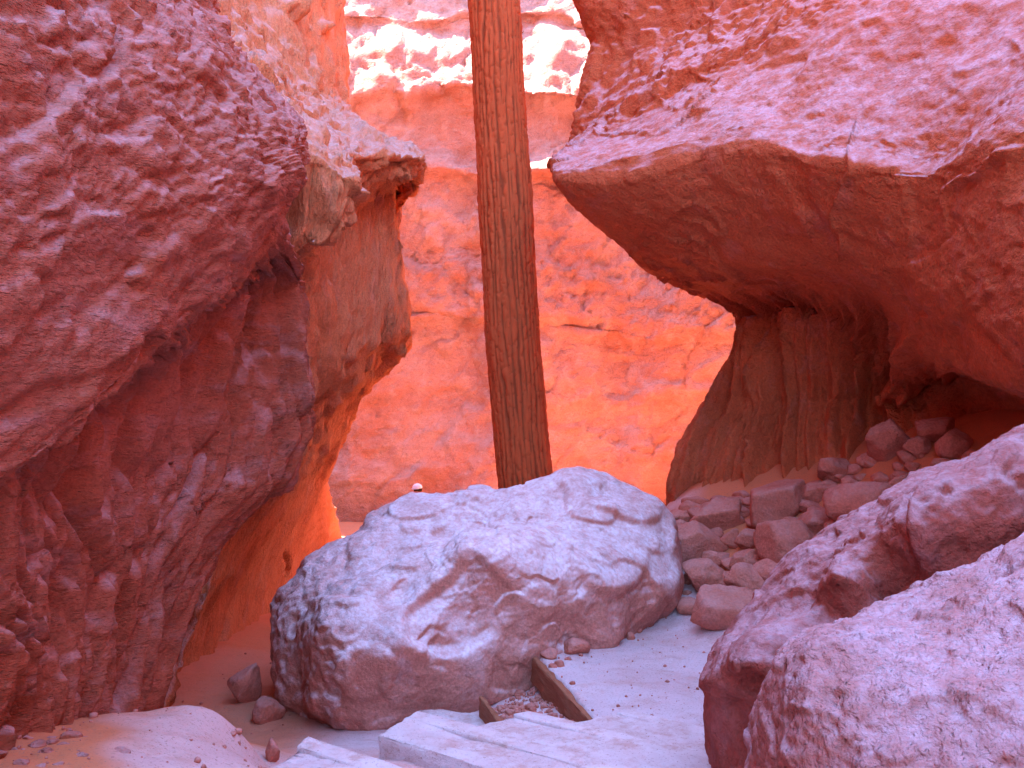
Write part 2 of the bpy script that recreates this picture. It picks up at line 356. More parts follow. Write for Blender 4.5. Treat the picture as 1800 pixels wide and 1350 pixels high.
# near left wall: jutting block above, fluted undercut wall below
left_ribs = [
 [W(-7, -13, 25), W(-6.6, -14, 9), W(-6, -14, 5), W(-5, -14, 2.2), W(-4.6, -14, .8), W(-4.6, -14, .2), W(-4.7, -14, 0), W(-4.8, -14, -.6), W(-4.8, -14, -0.8), W(-4.8, -14, -1), W(-4.8, -14, -1.5), W(-4.8, -14, -3.5)],
 [W(-4.8, -2, 25), W(-4.4, -3, 8), W(-4.2, -3, 5), W(-2.9, -3, 2.1), W(-2.6, -3, .7), W(-2.6, -3, -.2), W(-2.7, -3, -.3), W(-2.8, -3, -.8), W(-2.8, -3, -1), W(-2.8, -3, -1.2), W(-2.8, -3, -1.6), W(-2.8, -3, -3.5)],
 [W(-5.2, 3, 25), W(-4.0, 2, 7), W(-3.6, 2, 4), W(-2.3, 2, 1.8), W(-2.0, 2, .55), W(-2.0, 2.2, -.45), W(-2.15, 2.3, -.5), W(-2.2, 2.3, -.9), W(-2.2, 2.3, -1.05), W(-2.2, 2.3, -1.2), W(-2.2, 2.3, -1.6), W(-2.2, 2.3, -3.5)],
 [W(-5.2, 5.5, 25), P(-150, -550, 5.2), P(-50, -300, 4.6), P(0, 45, 3.8), P(0, 450, 3.6), P(0, 850, 3.75), P(0, 872, 4.0), P(0, 1000, 4.1), P(0, 1075, 4.125), P(0, 1150, 4.15), P(0, 1310, 4.2), P(0, 1800, 4.3)],
 [W(-6.2, 7, 25), P(110, -320, 6.2), P(165, -150, 5.4), P(190, 105, 4.6), P(165, 420, 4.2), P(180, 712, 4.35), P(187, 722, 5.1), P(165, 900, 5.1), P(152.5, 1000, 5.15), P(140, 1100, 5.2), P(130, 1292, 5.1), P(120, 1700, 5.2)],
 [W(-6.2, 8.5, 25), P(250, -140, 7.2), P(325, -20, 6.3), P(352, 135, 5.5), P(330, 380, 5.0), P(328, 572, 5.25), P(345, 585, 6.5), P(300, 800, 6.5), P(267.5, 925, 6.35), P(235, 1050, 6.2), P(205, 1288, 5.9), P(200, 1600, 6)],
 [W(-6.2, 10, 25), P(335, 5, 8.0), P(425, 112, 7.2), P(445, 215, 6.0), P(430, 340, 5.6), P(412, 490, 5.95), P(455, 505, 7.6), P(440, 700, 7.5), P(425, 850, 7.3), P(335, 1000, 7.0), P(255, 1284, 6.6), P(250, 1550, 6.6)],
 [W(-6.2, 11, 25), P(365, 45, 9.0), P(485, 172, 7.9), P(522, 245, 6.7), P(522, 300, 6.4), P(490, 380, 6.6), P(520, 500, 8.2), P(555, 700, 8.2), P(500, 838, 8.1), P(395, 965, 7.8), P(275, 1280, 7.2), P(270, 1500, 7.2)],
 [W(-6.2, 12, 25), P(390, 90, 9.6), P(515, 195, 8.5), P(533, 255, 7.3), P(530, 315, 7.1), P(500, 372, 7.2), P(528, 545, 8.8), P(567, 715, 8.8), P(519, 848, 8.75), P(430, 912, 8.4), P(281, 1280, 7.8), P(275, 1480, 7.8)],
 [W(-6.2, 14, 25), P(400, 160, 10.6), P(470, 230, 10), P(470, 270, 9.6), P(470, 330, 9.5), P(450, 400, 9.5), P(470, 545, 10), P(490, 715, 10.2), P(440, 850, 10.2), P(350, 930, 10.2), P(220, 1270, 9.6), P(210, 1400, 9.6)],
]
def left_disp(p, n, u, v):
    px, py = to_px(p)
    under = sstep(5.05, 5.8, v)                                    # lower wall
    ax = rotx(p, [unit((.5, .6, .6)), unit((-.8, .5, .1)), unit((.3, -.4, .85))])
    crack = -.05*np.exp(-(pn(ax+fbm(p, .8, 3, 15)[:, None]*.4, (.35, .8, .6), 16)/.018)**2)*sstep(-.2, .2, pn(p, .7, 17))
    face = rough(ax, (.9, 1.9, 3.0), 1, .05, 6, .6, .15)+fbm(p, .7, 3, 9)*.05+crack
    up = np.clip(n[:, 2]*1.4+.25, 0, 1)
    crumb = up*(rough(p, 2.2, 3, .05, 4, .62, .1)+ridged(p, 3.2, 3, 2)*.012)
    g = np.column_stack([u*2.1+fbm(p, .8, 2, 13)*.35, v*.45, 0*u])
    fl = pn(g, (1, 1, 1), 21); fl2 = pn(g, (2.8, 1.6, 1), 22)
    flute = -.15*np.exp(-(fl/.15)**2)*sstep(-.25, .25, pn(p, .9, 33))-.09*np.exp(-(fl2/.18)**2)-.04*np.exp(-(pn(g, (6.5, 2.6, 1), 23)/.2)**2)+fl*.10+rough(p, (1.9, 1.9, .6), 6, .045, 6, .6, .15)+crack*1.2
    return (face+crumb)*(1-under)+flute*under
o = loft('canyon_cliff', left_ribs, M['near_left'], left_disp, res=300, flip=True, rim=(-30, 0, 2))
tag(o, 'dark red left canyon wall with a jutting block over a fluted undercut face', 'cliff', None, 'thing')

# wall further back on the left: upright column, stepped ledges, orange fluted foot
rear_ribs = [
 [W(-9, 6, 25), W(-8, 6, 8), W(-7.5, 6, 5), W(-7, 6, 2), W(-7, 6, 1), W(-7, 6, .8), W(-7, 6, 0), W(-7, 6, -1), W(-7, 6, -2), W(-7, 6, -3.2), W(-7, 6, -5)],
 [W(-5.2, 9.5, 24), P(200, -100, 9.5), P(330, 120, 9.3), P(400, 300, 8.6), P(400, 460, 8.8), P(400, 520, 9.9), P(400, 650, 10.2), P(380, 800, 10.2), P(280, 1050, 10.2), P(230, 1330, 9.3), P(230, 1600, 9.3)],
 [W(-5.2, 11, 23), P(330, -60, 10.4), P(430, 130, 10.2), P(560, 290, 8.9), P(530, 440, 8.9), P(500, 470, 9.9), P(500, 620, 10.5), P(500, 780, 10.6), P(380, 990, 10.6), P(285, 1275, 9.2), P(280, 1500, 9.2)],
 [W(-5.2, 12, 22), P(385, -40, 11.3), P(480, 150, 10.8), P(632, 340, 9.2), P(610, 390, 9.3), P(525, 455, 10.4), P(535, 600, 11), P(545, 760, 11.2), P(450, 930, 11.5), P(330, 1170, 11.2), P(320, 1350, 11.2)],
 [W(-5, 13.5, 20), P(450, -40, 12.6), P(530, 165, 12.2), P(628, 282, 11.6), P(618, 340, 11.9), P(592, 420, 12.3), P(600, 600, 12.4), P(568, 745, 12.8), P(500, 900, 13.4), P(425, 1100, 13.2), P(420, 1260, 13.2)],
 [W(-4.6, 16, 14), P(545, -40, 15), P(590, 180, 14.5), P(738, 283, 13), P(722, 322, 13.1), P(690, 342, 14), P(708, 590, 14.4), P(630, 725, 15), P(555, 880, 16), P(500, 1040, 16.2), P(495, 1150, 16.2)],
 [W(-3.6, 18, 13), P(613, -40, 17), P(617, 190, 16.5), P(744, 290, 14.2), P(726, 328, 14.4), P(700, 338, 15.5), P(731, 600, 16), P(592, 748, 17.5), P(578, 850, 20), P(597, 942, 23.5), P(597, 1020, 23.5)],
 [W(-5.4, 22, 3.2), W(-4.9, 21.4, 3.0), W(-4.6, 21, 2.7), W(-4.2, 20.2, 2.3), W(-4.1, 20.2, 2.0), W(-4.2, 20.3, 1.7), W(-4.2, 20.6, .6), P(500, 752, 21), P(490, 850, 24), P(490, 930, 27), P(490, 1000, 27)],
 [W(-13, 25, 3.2), W(-12.6, 25, 3), W(-12.4, 25, 2.6), W(-12.2, 25, 2.2), W(-12.2, 25, 2), W(-12.2, 25, 1.6), W(-12.2, 25.2, .6), W(-12.3, 25.4, -.6), W(-12.3, 25.6, -2), W(-12.3, 25.8, -3.6), W(-12.3, 26, -5)],
]
def rear_disp(p, n, u, v):
    px, py = to_px(p)
    g = np.column_stack([(u-1)*3.0+fbm(p, .7, 2, 13)*.4, v*.5, 0*u])
    fl = pn(g, (1, 1, 1), 41); fl2 = pn(g, (2.4, 2.2, 1), 42)
    flute = -.18*np.exp(-(fl/.15)**2)*sstep(-.3, .2, pn(p, .6, 43))-.08*np.exp(-(fl2/.2)**2)+fl*.16-.05*np.exp(-(pn(g, (5.5, 3, 1), 44)/.2)**2)+rough(p, (1.6, 1.6, .55), 46, .09, 6, .6, .15)
    up = np.clip(n[:, 2]*1.5+.1, 0, 1)
    crumb = up*rough(p, 2.0, 5, .11, 4, .6, .15)
    low = sstep(7, 8, v)
    d = flute*(1-up)*(1-.5*low)*(1-.5*(sstep(2.3, 2.8, v)-sstep(4.2, 4.9, v)))+crumb+(1-up)*rough(p, 1.8, 48, .12, 4)*(sstep(2.3, 2.8, v)-sstep(4.2, 4.9, v))
    for (bx, by, r) in ((519, 24, 11), (508, 8, 13), (577, 46, 8)):          # pebbles weathering out of the column
        d = d+.22*np.exp(-(((px-bx)**2+(py-by)**2)/r**2)**2)*(v < 2)
    d = d-.5*np.exp(-((px-505)/2.2)**4-((py-995)/19)**4)                       # narrow slot in the orange foot
    return d
o = loft('canyon_cliff', rear_ribs, M['rear_left'], rear_disp, res=200, flip=True, rim=(-30, 0, 2))
tag(o, 'orange fluted wall behind the near left block, with knobbly ledges and upright column', 'cliff', None, 'thing')

# back wall: banded cliff closing the slot, curving round towards the right
#            py, D  left of the tree                py, D  right of the tree
bl = [(-330, 30.6), (-30, 30.4), (8, 29.9), (26, 29.6), (38, 29.75), (95, 29.1), (158, 28.5), (182, 28.85), (225, 29.15), (262, 28.9), (297, 28.15), (322, 28.5), (430, 28.4), (545, 28.15), (572, 28.5), (690, 28.5), (770, 28.3), (840, 27.9), (892, 28.0), (990, 28.3)]
br = [(-330, 30.6), (-30, 30.4), (10, 29.9), (30, 29.6), (42, 29.8), (90, 29.1), (158, 28.3), (176, 28.85), (230, 29.1), (268, 28.9), (298, 28.15), (325, 28.8), (420, 28.7), (580, 28.3), (606, 28.6), (690, 28.5), (735, 28.7), (800, 28.6), (880, 28.7), (990, 28.9)]
ck = [-300, 100, 380, 560, 640, 720, 800, 880, 960, 1060, 1180, 1330, 1410, 1500]
ct = [0, 0, 0, 0, 0, 0, .15, .5, .9, 1, 1, 1, 1, 1]; cd = [-3, 1.5, 1.4, .5, 0, .35, .45, 0, .1, -.1, -.2, -.5, -3, -9]
cols = [(c, np.interp(c, ck, ct), np.interp(c, ck, cd)) for c in [-300, 100, 380, 500]+list(range(560, 1340, 52))+[1340, 1410, 1500]]
back_ribs = []
for j, (cx, t, dd) in enumerate(cols):
    rib = [W((cx-900)/1750*(31+dd)*1.05, 32+dd*1.0, (25 if cx < 200 else 15.5) if cx < 1250 else 17)]
    for k, ((ya, da), (yb, db)) in enumerate(zip(bl, br)):
        D = da*(1-t)+db*t+dd+.22*math.sin(cx*.021+k*.3)+.12*math.sin(cx*.047+k*.5); y = ya*(1-t)+yb*t
        y += 9*math.sin(cx*.017+(k//3)*1.9)+5*math.sin(cx*.043+(k//3)*.7)
        rib.append(P(cx, 675+(y-675)*28/(D if dd < -2 else 28), D))
    back_ribs.append(rib)
def back_disp(p, n, u, v):
    px, py = to_px(p)
    q = p+np.column_stack([fbm(p, .35, 2, 51), 0*px, 0*px])*.0
    strat = pn(p+fbm(p, .3, 2, 50)[:, None]*.5, (.12, .12, 2.2), 52)*.05
    lump = fbm(p, .40, 3, 54)*.30
    rg = sstep(40, 60, py)*(1-sstep(150, 170, py))+sstep(310, 330, py)*(1-sstep(520, 590, py+(px-840)*-.10))
    chunk = rough(p, .7, 4, .20, 5, .55, .3)
    return strat+lump*.6+chunk*(.75+.6*rg*(py > 200))-.30*np.exp(-((py-562-.12*(px-840)+22*fbm(p, .5, 2, 49))/13)**2)*sstep(500, 640, px)*(px < 1060)-.10*np.exp(-(pn(p+fbm(p, .5, 3, 59)[:, None]*.6, (.35, .35, .35), 60)/.02)**2)
o = loft('canyon_cliff', back_ribs, M['back'], back_disp, res=180, flip=True, rim=(0, 40, 4))
tag(o, 'sunlit banded pink cliff closing the slot behind the tree', 'cliff', None, 'thing')

# right wall: overhanging nose with dusty slope above, fluted pillar and dark hollow below
#          top                 column           slope start        lip              under-lip         underside          pinch            pillar mid          base             buried
right_ribs = [
 [W(7, 26, 14), P(1420, -30, 21), P(1420, 90, 21), P(1410, 230, 20), P(1390, 300, 25), P(1390, 330, 25), P(1400, 480, 18.5), P(1450, 570, 18), P(1420, 700, 18), P(1400, 850, 18), P(1400, 1000, 18)],
 [W(4, 19, 12), P(1100, -30, 17.5), P(1120, 90, 17), P(1100, 240, 16), P(1060, 295, 14), P(1060, 325, 14), P(1200, 480, 14.5), P(1370, 570, 15.5), P(1310, 700, 15.5), P(1240, 850, 15), P(1240, 1000, 15)],
 [W(2.8, 16, 11), P(998, -30, 14.2), P(1036, 85, 14.0), P(1004, 240, 13.3), P(970, 298, 11.6), P(972, 316, 11.5), P(1130, 470, 12.3), P(1312, 562, 13.6), P(1243, 695, 13.5), P(1170, 860, 13), P(1175, 1000, 13)],
 [W(3.8, 14, 10), P(1190, -30, 12.9), P(1170, 70, 12.8), P(1075, 215, 12.5), P(1090, 285, 10.8), P(1095, 318, 10.7), P(1220, 475, 11.5), P(1352, 556, 12.9), P(1320, 700, 12.8), P(1260, 870, 12.4), P(1260, 1000, 12.4)],
 [W(5.0, 12.9, 9.5), P(1330, -60, 12.2), P(1300, 40, 12.0), P(1215, 140, 11.8), P(1285, 230, 9.9), P(1290, 265, 9.7), P(1330, 465, 10.4), P(1430, 530, 11.9), P(1425, 700, 12.1), P(1400, 840, 11.7), P(1400, 980, 11.7)],
 [W(5.8, 11.5, 9), P(1520, -250, 11.2), P(1500, -100, 11.0), P(1400, 35, 10.9), P(1450, 255, 8.9), P(1450, 290, 8.7), P(1500, 485, 9.3), P(1560, 575, 10.7), P(1560, 700, 11.6), P(1560, 800, 11.2), P(1560, 950, 11)],
 [W(6.0, 10.5, 9), P(1800, -400, 10.2), P(1760, -200, 10.0), P(1640, -70, 9.9), P(1650, 272, 7.9), P(1650, 305, 7.7), P(1660, 520, 7.9), P(1670, 640, 8.6), P(1690, 665, 10.3), P(1700, 770, 10.4), P(1700, 900, 10)],
 [W(6.2, 9.0, 9), P(2080, -520, 9.2), P(2000, -320, 8.9), P(1900, -120, 8.8), P(1800, 190, 7), P(1800, 228, 6.8), P(1800, 520, 6.6), P(1800, 686, 6.9), P(1815, 700, 9.2), P(1830, 760, 9.6), P(1850, 900, 9.2)],
 [W(6.4, 5.5, 9), W(5.6, 6, 5), W(4.9, 6, 3.8), W(4.4, 6, 2.7), W(3.9, 5.5, 1.7), W(3.7, 5.4, 1.5), W(3.5, 5.2, .3), W(3.6, 5.3, -.5), W(5.0, 6, -.6), W(5.6, 6.5, -.7), W(5.8, 6.5, -2)],
 [W(6.4, -0.5, 9), W(5.4, 0, 5), W(4.6, 0, 3.8), W(4.0, 0, 2.7), W(3.5, 0, 1.7), W(3.3, 0, 1.5), W(3.2, 0, .3), W(3.2, 0, -.5), W(3.3, 0, -.8), W(3.4, 0, -1.2), W(3.4, 0, -3)],
 [W(8.1, -14.5, 9), W(8, -14, 7), W(7.6, -14, 5.8), W(7.0, -14, 4), W(6.5, -14, 2.7), W(6.3, -14, 2.5), W(6.2, -14, 1.3), W(6.2, -14, .5), W(6.2, -14, .2), W(6.2, -14, -.2), W(6.2, -14, -3)],
]
def right_disp(p, n, u, v):
    px, py = to_px(p)
    up = np.clip(n[:, 2]*1.6+.1, 0, 1)*(1-sstep(4.1, 4.5, v))
    slope = up*(rough(p, 1.1, 7, .09, 5, .58, .2)+fbm(p, .9, 2, 61)*.05)
    colm = (1-sstep(3, 3.3, v))*(1-up)*rough(p, (1.8, 1.8, .8), 63, .09, 4)
    low = sstep(6.2, 7.1, v)
    smooth = (fbm(p, .8, 3, 64)*.05+rough(p, (.9, .9, 1.4), 65, .04, 6, .58, .3)-.05*np.exp(-(pn(p+fbm(p, .8, 3, 75)[:, None]*.5, (.5, .5, .9), 76)/.02)**2)*sstep(-.1, .3, pn(p, .6, 77)))*(1-low)
    # grooves sweep out to the left as they come down
    g = np.column_stack([u*2.3+fbm(p, .8, 2, 66)*.3, v*.30, 0*u])
    fl = pn(g, (1, 1, 1), 68); fl2 = pn(g, (2.7, 1.5, 1), 69); m = (1-sstep(5.2, 6.2, u))*sstep(1.9, 2.7, u)
    flute = (-.26*np.exp(-(fl/.16)**2)-.13*np.exp(-(fl2/.2)**2)-.06*np.exp(-(pn(g, (6, 2.2, 1), 74)/.22)**2)+fl*.20)*m+rough(p, (1.6, 1.6, .7), 71, .045, 5, .58)
    return slope+colm+smooth+flute*low
o = loft('canyon_cliff', right_ribs, M['right'], right_disp, res=250, rim=(30, 0, 2))
tag(o, 'overhanging right canyon wall with dusty slope, pointed nose and fluted pillar', 'cliff', None, 'thing')

# ------------------------------------------------------------------ boulders
def sphere_grid(n):
    "cube sphere: directions and quads (seams welded)"
    t = np.tan(np.linspace(-1, 1, n)*math.pi/4); a, b = np.meshgrid(t, t, indexing='ij'); one = np.ones_like(a)
    fs = [(one, a, b), (-one, b, a), (b, one, a), (a, -one, b), (a, b, one), (b, a, -one)]
    V = np.concatenate([np.stack(f, -1).reshape(-1, 3) for f in fs]); V /= np.linalg.norm(V, axis=1)[:, None]
    idx = np.arange(n*n).reshape(n, n); q = np.stack([idx[:-1, :-1], idx[1:, :-1], idx[1:, 1:], idx[:-1, 1:]], -1).reshape(-1, 4)
    F = np.concatenate([q+k*n*n for k in range(6)])
    key = np.round(V*1e5).astype(np.int64); _, first, inv = np.unique(key, axis=0, return_index=True, return_inverse=True)
    return V[first], inv.reshape(-1)[F]
def star(name, centre, pts, mat, n, disp, label, cat, group=None, smooth=.003):
    c = np.asarray(centre, float); Q = np.array(pts)-c; R = np.linalg.norm(Q, axis=1); U = Q/R[:, None]
    V, F = sphere_grid(n)
    def kern(A, B): return np.sqrt(np.maximum(2-2*A@B.T, 0)+.001)
    k = len(U); A = np.zeros((k+1, k+1)); A[:k, :k] = kern(U, U)-np.eye(k)*smooth; A[:k, k] = 1; A[k, :k] = 1
    s = np.linalg.solve(A, np.append(R, 0)); r = kern(V, U)@s[:k]+s[k]
    p = c+V*np.maximum(r, .05)[:, None]
    p0 = p.copy()
    # smooth normals from the star surface
    me = np.zeros_like(p); fn = np.cross(p[F[:, 2]]-p[F[:, 0]], p[F[:, 3]]-p[F[:, 1]])
    for j in range(4): np.add.at(me, F[:, j], fn)
    nn = me/np.maximum(np.linalg.norm(me, axis=1)[:, None], 1e-9)
    if (nn*V).sum() < 0: nn = -nn; F = F[:, ::-1]
    p = p+nn*disp(p, nn)[:, None]
    base = np.array([c[0], c[1], p[:, 2].min()])
    return tag(mesh_obj(name, p, F, mat, origin=base), label, cat, group)

sil = [(1013, 823), (1058, 827), (1107, 855), (1150, 876), (1180, 905), (1180, 960), (1203, 1028), (1187, 1055), (1116, 1092), (1075, 1130), (995, 1124), (951, 1150), (853, 1227), (778, 1243), (751, 1258), (662, 1290), (587, 1308), (529, 1302), (489, 1240), (471, 1150), (474, 1110), (464, 1065), (471, 1045), (520, 1000), (618, 942), (689, 892), (733, 874), (796, 873), (867, 868), (929, 850), (982, 826)]
silD = [11.0, 11.0, 10.9, 10.8, 10.6, 10.3, 10.1, 10.0, 9.7, 9.3, 9.15, 9.0, 8.7, 8.65, 8.65, 8.6, 8.7, 9.0, 9.3, 9.7, 9.8, 10, 10, 10.3, 10.6, 10.8, 10.9, 11, 11, 11, 11]
bp = [P(x, y, d) for (x, y), d in zip(sil, silD)]
bp += [P(*a) for a in [(618, 985, 9.7), (608, 1015, 9.3), (636, 1042, 8.9), (604, 1107, 8.6), (604, 1180, 8.5), (625, 1270, 8.5), (540, 1080, 9.3), (530, 1200, 9.1), (707, 1133, 8.45), (770, 1100, 8.6), (780, 1022, 8.95),
    (830, 988, 8.95), (885, 988, 8.95), (940, 1010, 9.0), (975, 1050, 9.0), (1020, 1040, 9.15), (1085, 1040, 9.4), (1180, 1040, 9.9), (700, 1000, 9.6), (760, 940, 10.1), (860, 920, 10.1), (950, 900, 10.1), (1000, 960, 9.6), (1080, 930, 10.1),
    (1120, 980, 9.9), (1050, 880, 10.5), (700, 1050, 8.95), (800, 1080, 8.75), (880, 1060, 8.85), (900, 1120, 8.85), (800, 1160, 8.6), (700, 1200, 8.5), (850, 1190, 8.7), (760, 1220, 8.6), (640, 1240, 8.5), (1050, 1085, 9.25), (1010, 1095, 9.2), (1100, 1070, 9.5)]]
bc = np.array([-.35, 9.9, CZ-1.95])
for ang in np.linspace(0, 2*math.pi, 9)[:-1]:
    bp.append(np.array([-.35+1.35*math.cos(ang), 11.4+.15*math.sin(ang*2), CZ-1.95+.75*math.sin(ang)]))
bp += [np.array([-.4, 11.6, CZ-1.9]), np.array([-.4, 10, CZ-3.2]), np.array([-1.3, 10, CZ-3.25]), np.array([.6, 10.1, CZ-2.9])]
def boulder_disp(p, n):
    up = np.clip(n[:, 2]*.8+.4, 0, 1)
    px, py = to_px(p)
    left = sstep(640, 590, px)
    f1b, f2b, cb = cells(p, 8, 6)
    return rough(p, .75, 2, .10, 3, .5, .12)+(rough(p, 4.5, 4, .016, 3, .55)+fbm(p, 5, 4, 82)*.008)*(.5+.5*left)+(cb-.5)*.02*left-.03*left*np.exp(-(f1b/.32)**2)
star('boulder', bc, bp, M['boulder'], 150, boulder_disp, 'huge pale lavender boulder with pitted left end, lying across the trail below the tree', 'boulder')

def near_disp(a, b, c):
    def f(p, n):
        return rough(p, 1.7, a, .05, 5, .55, .12)+fbm(p, 1.6, 2, b)*.02+fbm(p, 16, 3, c)*.004
    return f
# smooth-backed rock behind
ap = [P(*a) for a in [(1290, 1390, 4.9), (1284, 1310, 4.9), (1300, 1252, 4.9), (1262, 1226, 4.9), (1256, 1202, 4.95), (1290, 1142, 5.0), (1322, 1110, 5.05), (1384, 1094, 5.1), (1432, 1060, 5.15), (1440, 1020, 5.2), (1500, 962, 5.3), (1580, 906, 5.4), (1690, 832, 5.5), (1800, 757, 5.6), (1950, 690, 5.7), (2150, 640, 5.6),
    (1400, 1130, 4.8), (1390, 1180, 4.85), (1480, 1010, 4.8), (1600, 935, 4.75), (1700, 868, 4.75), (1800, 808, 4.8), (1450, 1085, 4.9), (1560, 1055, 4.95), (1590, 990, 4.85), (1640, 975, 4.72), (1640, 1050, 4.8), (1750, 950, 4.7), (1750, 1040, 4.8), (1800, 890, 4.7),
    (1290, 1190, 4.7), (1350, 1200, 4.75), (1340, 1300, 4.75), (2000, 900, 4.6), (2300, 900, 4.6), (1500, 1300, 4.7), (1800, 1300, 4.6), (2100, 1300, 4.4)]]
ac = np.array([2.2, 5.3, CZ-1.35])
ap += [np.array([2.2, 6.5, CZ-1.2]), np.array([3.0, 6.5, CZ-1.0]), np.array([1.6, 6.2, CZ-1.7]), np.array([2.3, 5.4, CZ-2.7]), np.array([3.6, 5.6, CZ-1.2]), np.array([1.5, 5.4, CZ-2.6]), np.array([3.2, 5.3, CZ-2.6])]
star('boulder', ac, ap, M['near_right'], 100, near_disp(3, 91, 92), 'dark red humped boulder rising behind the lumpy lavender rock', 'boulder')
# lumpy rock in front
fp = [P(*a) for a in [(1345, 1420, 3.3), (1350, 1340, 3.3), (1352, 1285, 3.35), (1368, 1190, 3.4), (1398, 1132, 3.45), (1440, 1096, 3.5), (1500, 1090, 3.55), (1600, 1086, 3.6), (1700, 1066, 3.6), (1760, 1040, 3.6), (1805, 985, 3.6), (1950, 900, 3.7), (2150, 850, 3.7),
    (1440, 1140, 3.25), (1430, 1200, 3.15), (1440, 1300, 3.05), (1560, 1130, 3.25), (1550, 1200, 3.05), (1660, 1150, 3.15), (1620, 1280, 2.9), (1750, 1120, 3.1), (1760, 1220, 2.85), (1750, 1330, 2.75), (1550, 1400, 2.85), (1900, 1100, 3.0), (1900, 1300, 2.7), (2200, 1150, 2.8), (1380, 1330, 3.15)]]
fc = np.array([1.55, 3.55, CZ-1.3])
fp += [np.array([1.5, 4.25, CZ-1.35]), np.array([2.2, 4.3, CZ-1.1]), np.array([1.1, 4.0, CZ-1.6]), np.array([1.6, 3.5, CZ-2.4]), np.array([2.8, 3.6, CZ-1.3]), np.array([1.7, 2.5, CZ-1.8]), np.array([2.4, 2.4, CZ-1.5]), np.array([1.0, 3.3, CZ-2.3])]
star('boulder', fc, fp, M['front_right'], 118, near_disp(5, 94, 95), 'lumpy lavender pink rock with cracked left edge beside the steps', 'boulder')

# ------------------------------------------------------------------ rubble
def hull_rock(name, centre, size, seed, mat, label, cat='rock', group=None, sub=14, rz=None):
    rnd = np.random.RandomState(seed)
    V, F = sphere_grid(sub)
    k = 11; nrm = rnd.normal(size=(k, 3)); nrm /= np.linalg.norm(nrm, axis=1)[:, None]; dist = rnd.uniform(.62, 1.0, k)
    dots = V@nrm.T; r = np.where(dots > .05, dist/np.maximum(dots, .05), 9)
    r = -np.log(np.exp(-r*32).sum(1))/32; r = np.minimum(r, 1.25)
    p = V*r[:, None]; p = p/np.abs(p).max(0)
    p = p*np.asarray(size)/2
    a = rnd.uniform(-.35, .35) if rz is None else rz; ca, sa = math.cos(a), math.sin(a)
    p = np.column_stack([p[:, 0]*ca-p[:, 1]*sa, p[:, 0]*sa+p[:, 1]*ca, p[:, 2]])
    q = p+np.asarray(centre); s = max(size)
    nn = V; p = q+nn*(ridged(q, 2.2/s, 2, seed)*.016*s+fbm(q, 9/s, 3, seed+1)*.012*s)[:, None]
    base = np.array([centre[0], centre[1], p[:, 2].min()])
    return tag(mesh_obj(name, p, F, mat, origin=base), label, cat, group)
RUB = [(330, 575, 240, 170), (195, 548, 110, 75), (600, 510, 285, 205), (770, 470, 120, 95), (810, 612, 170, 150), (1060, 545, 320, 215), (970, 645, 190, 90), (205, 712, 255, 200), (380, 690, 95, 85), (640, 722, 285, 240), (470, 700, 125, 100),
 (870, 760, 225, 230), (265, 882, 195, 155), (455, 798, 135, 100), (582, 848, 155, 110), (470, 905, 235, 150), (740, 862, 120, 85), (370, 1020, 290, 180), (640, 985, 140, 190), (735, 960, 150, 160), (552, 1012, 62, 55), (548, 1092, 140, 95),
 (880, 352, 140, 120), (1150, 212, 205, 190), (1290, 242, 115, 85), (1370, 160, 150, 105), (1480, 225, 150, 125), (1340, 425, 110, 120), (1200, 465, 155, 130), (860, 448, 95, 60), (960, 420, 80, 60), (300, 780, 130, 70), (690, 620, 100, 70), (120, 590, 110, 80), (1050, 300, 90, 60), (1400, 330, 90, 60), (1580, 300, 110, 80), (1250, 330, 70, 45)]
own = {0: 'smooth rounded rock at the pillar foot, next to the upper end of the huge boulder', 1: 'small rock half hidden behind the smooth rounded rock at the pillar foot', 2: 'broad flat-topped rock highest in the heap against the orange pillar',
 3: 'small rock between the broad flat-topped rock and the wide orange-brown rock', 4: 'egg-shaped rock tilted upright just below the broad flat-topped rock', 5: 'wide orange-brown rock in the heap next to the dark hollow', 6: 'thin slab sticking out under the wide orange-brown rock',
 7: 'knobbly pale rock in the heap touching the huge boulder', 8: 'small chunk between the knobbly pale rock and the large blocky rock', 9: 'large blocky rock with an angular face amid the rubble heap', 10: 'wedge of rock leaning on the large blocky rock',
 11: 'squarish rock partly hidden behind the dark red humped boulder', 12: 'cube-like rock directly below the knobbly pale rock', 13: 'small pointed rock under the corner of the large blocky rock', 14: 'narrow slanting rock beneath the large blocky rock', 15: 'long slanted rock between the cube-like rock and the narrow slanting rock',
 16: 'small rounded rock below the squarish rock by the humped boulder', 17: 'broad low rock at the foot of the heap on the trail sand', 18: 'upright leaf-shaped slab near the foot of the heap', 19: 'flat sloping rock beside the upright leaf-shaped slab', 20: 'tiny red stone between the broad low rock and the upright slab',
 21: 'low pale rock at the trail edge beside the broad low rock', 22: 'reddish rock standing alone above the heap against the inner pillar', 23: 'dark square block wedged in the hollow under the overhang', 24: 'small rock leaning on the dark square block in the hollow', 25: 'rock tucked highest under the roof of the hollow', 26: 'faceted rock deep in the hollow beside the highest one',
 27: 'rock peeking over the crest of the humped boulder', 28: 'dark rock just above the wide orange-brown rock', 31: 'flat piece between the knobbly pale rock and the cube-like rock', 32: 'small stone in the gap under the broad flat-topped rock', 33: 'rock squeezed against the upper end of the huge boulder'}
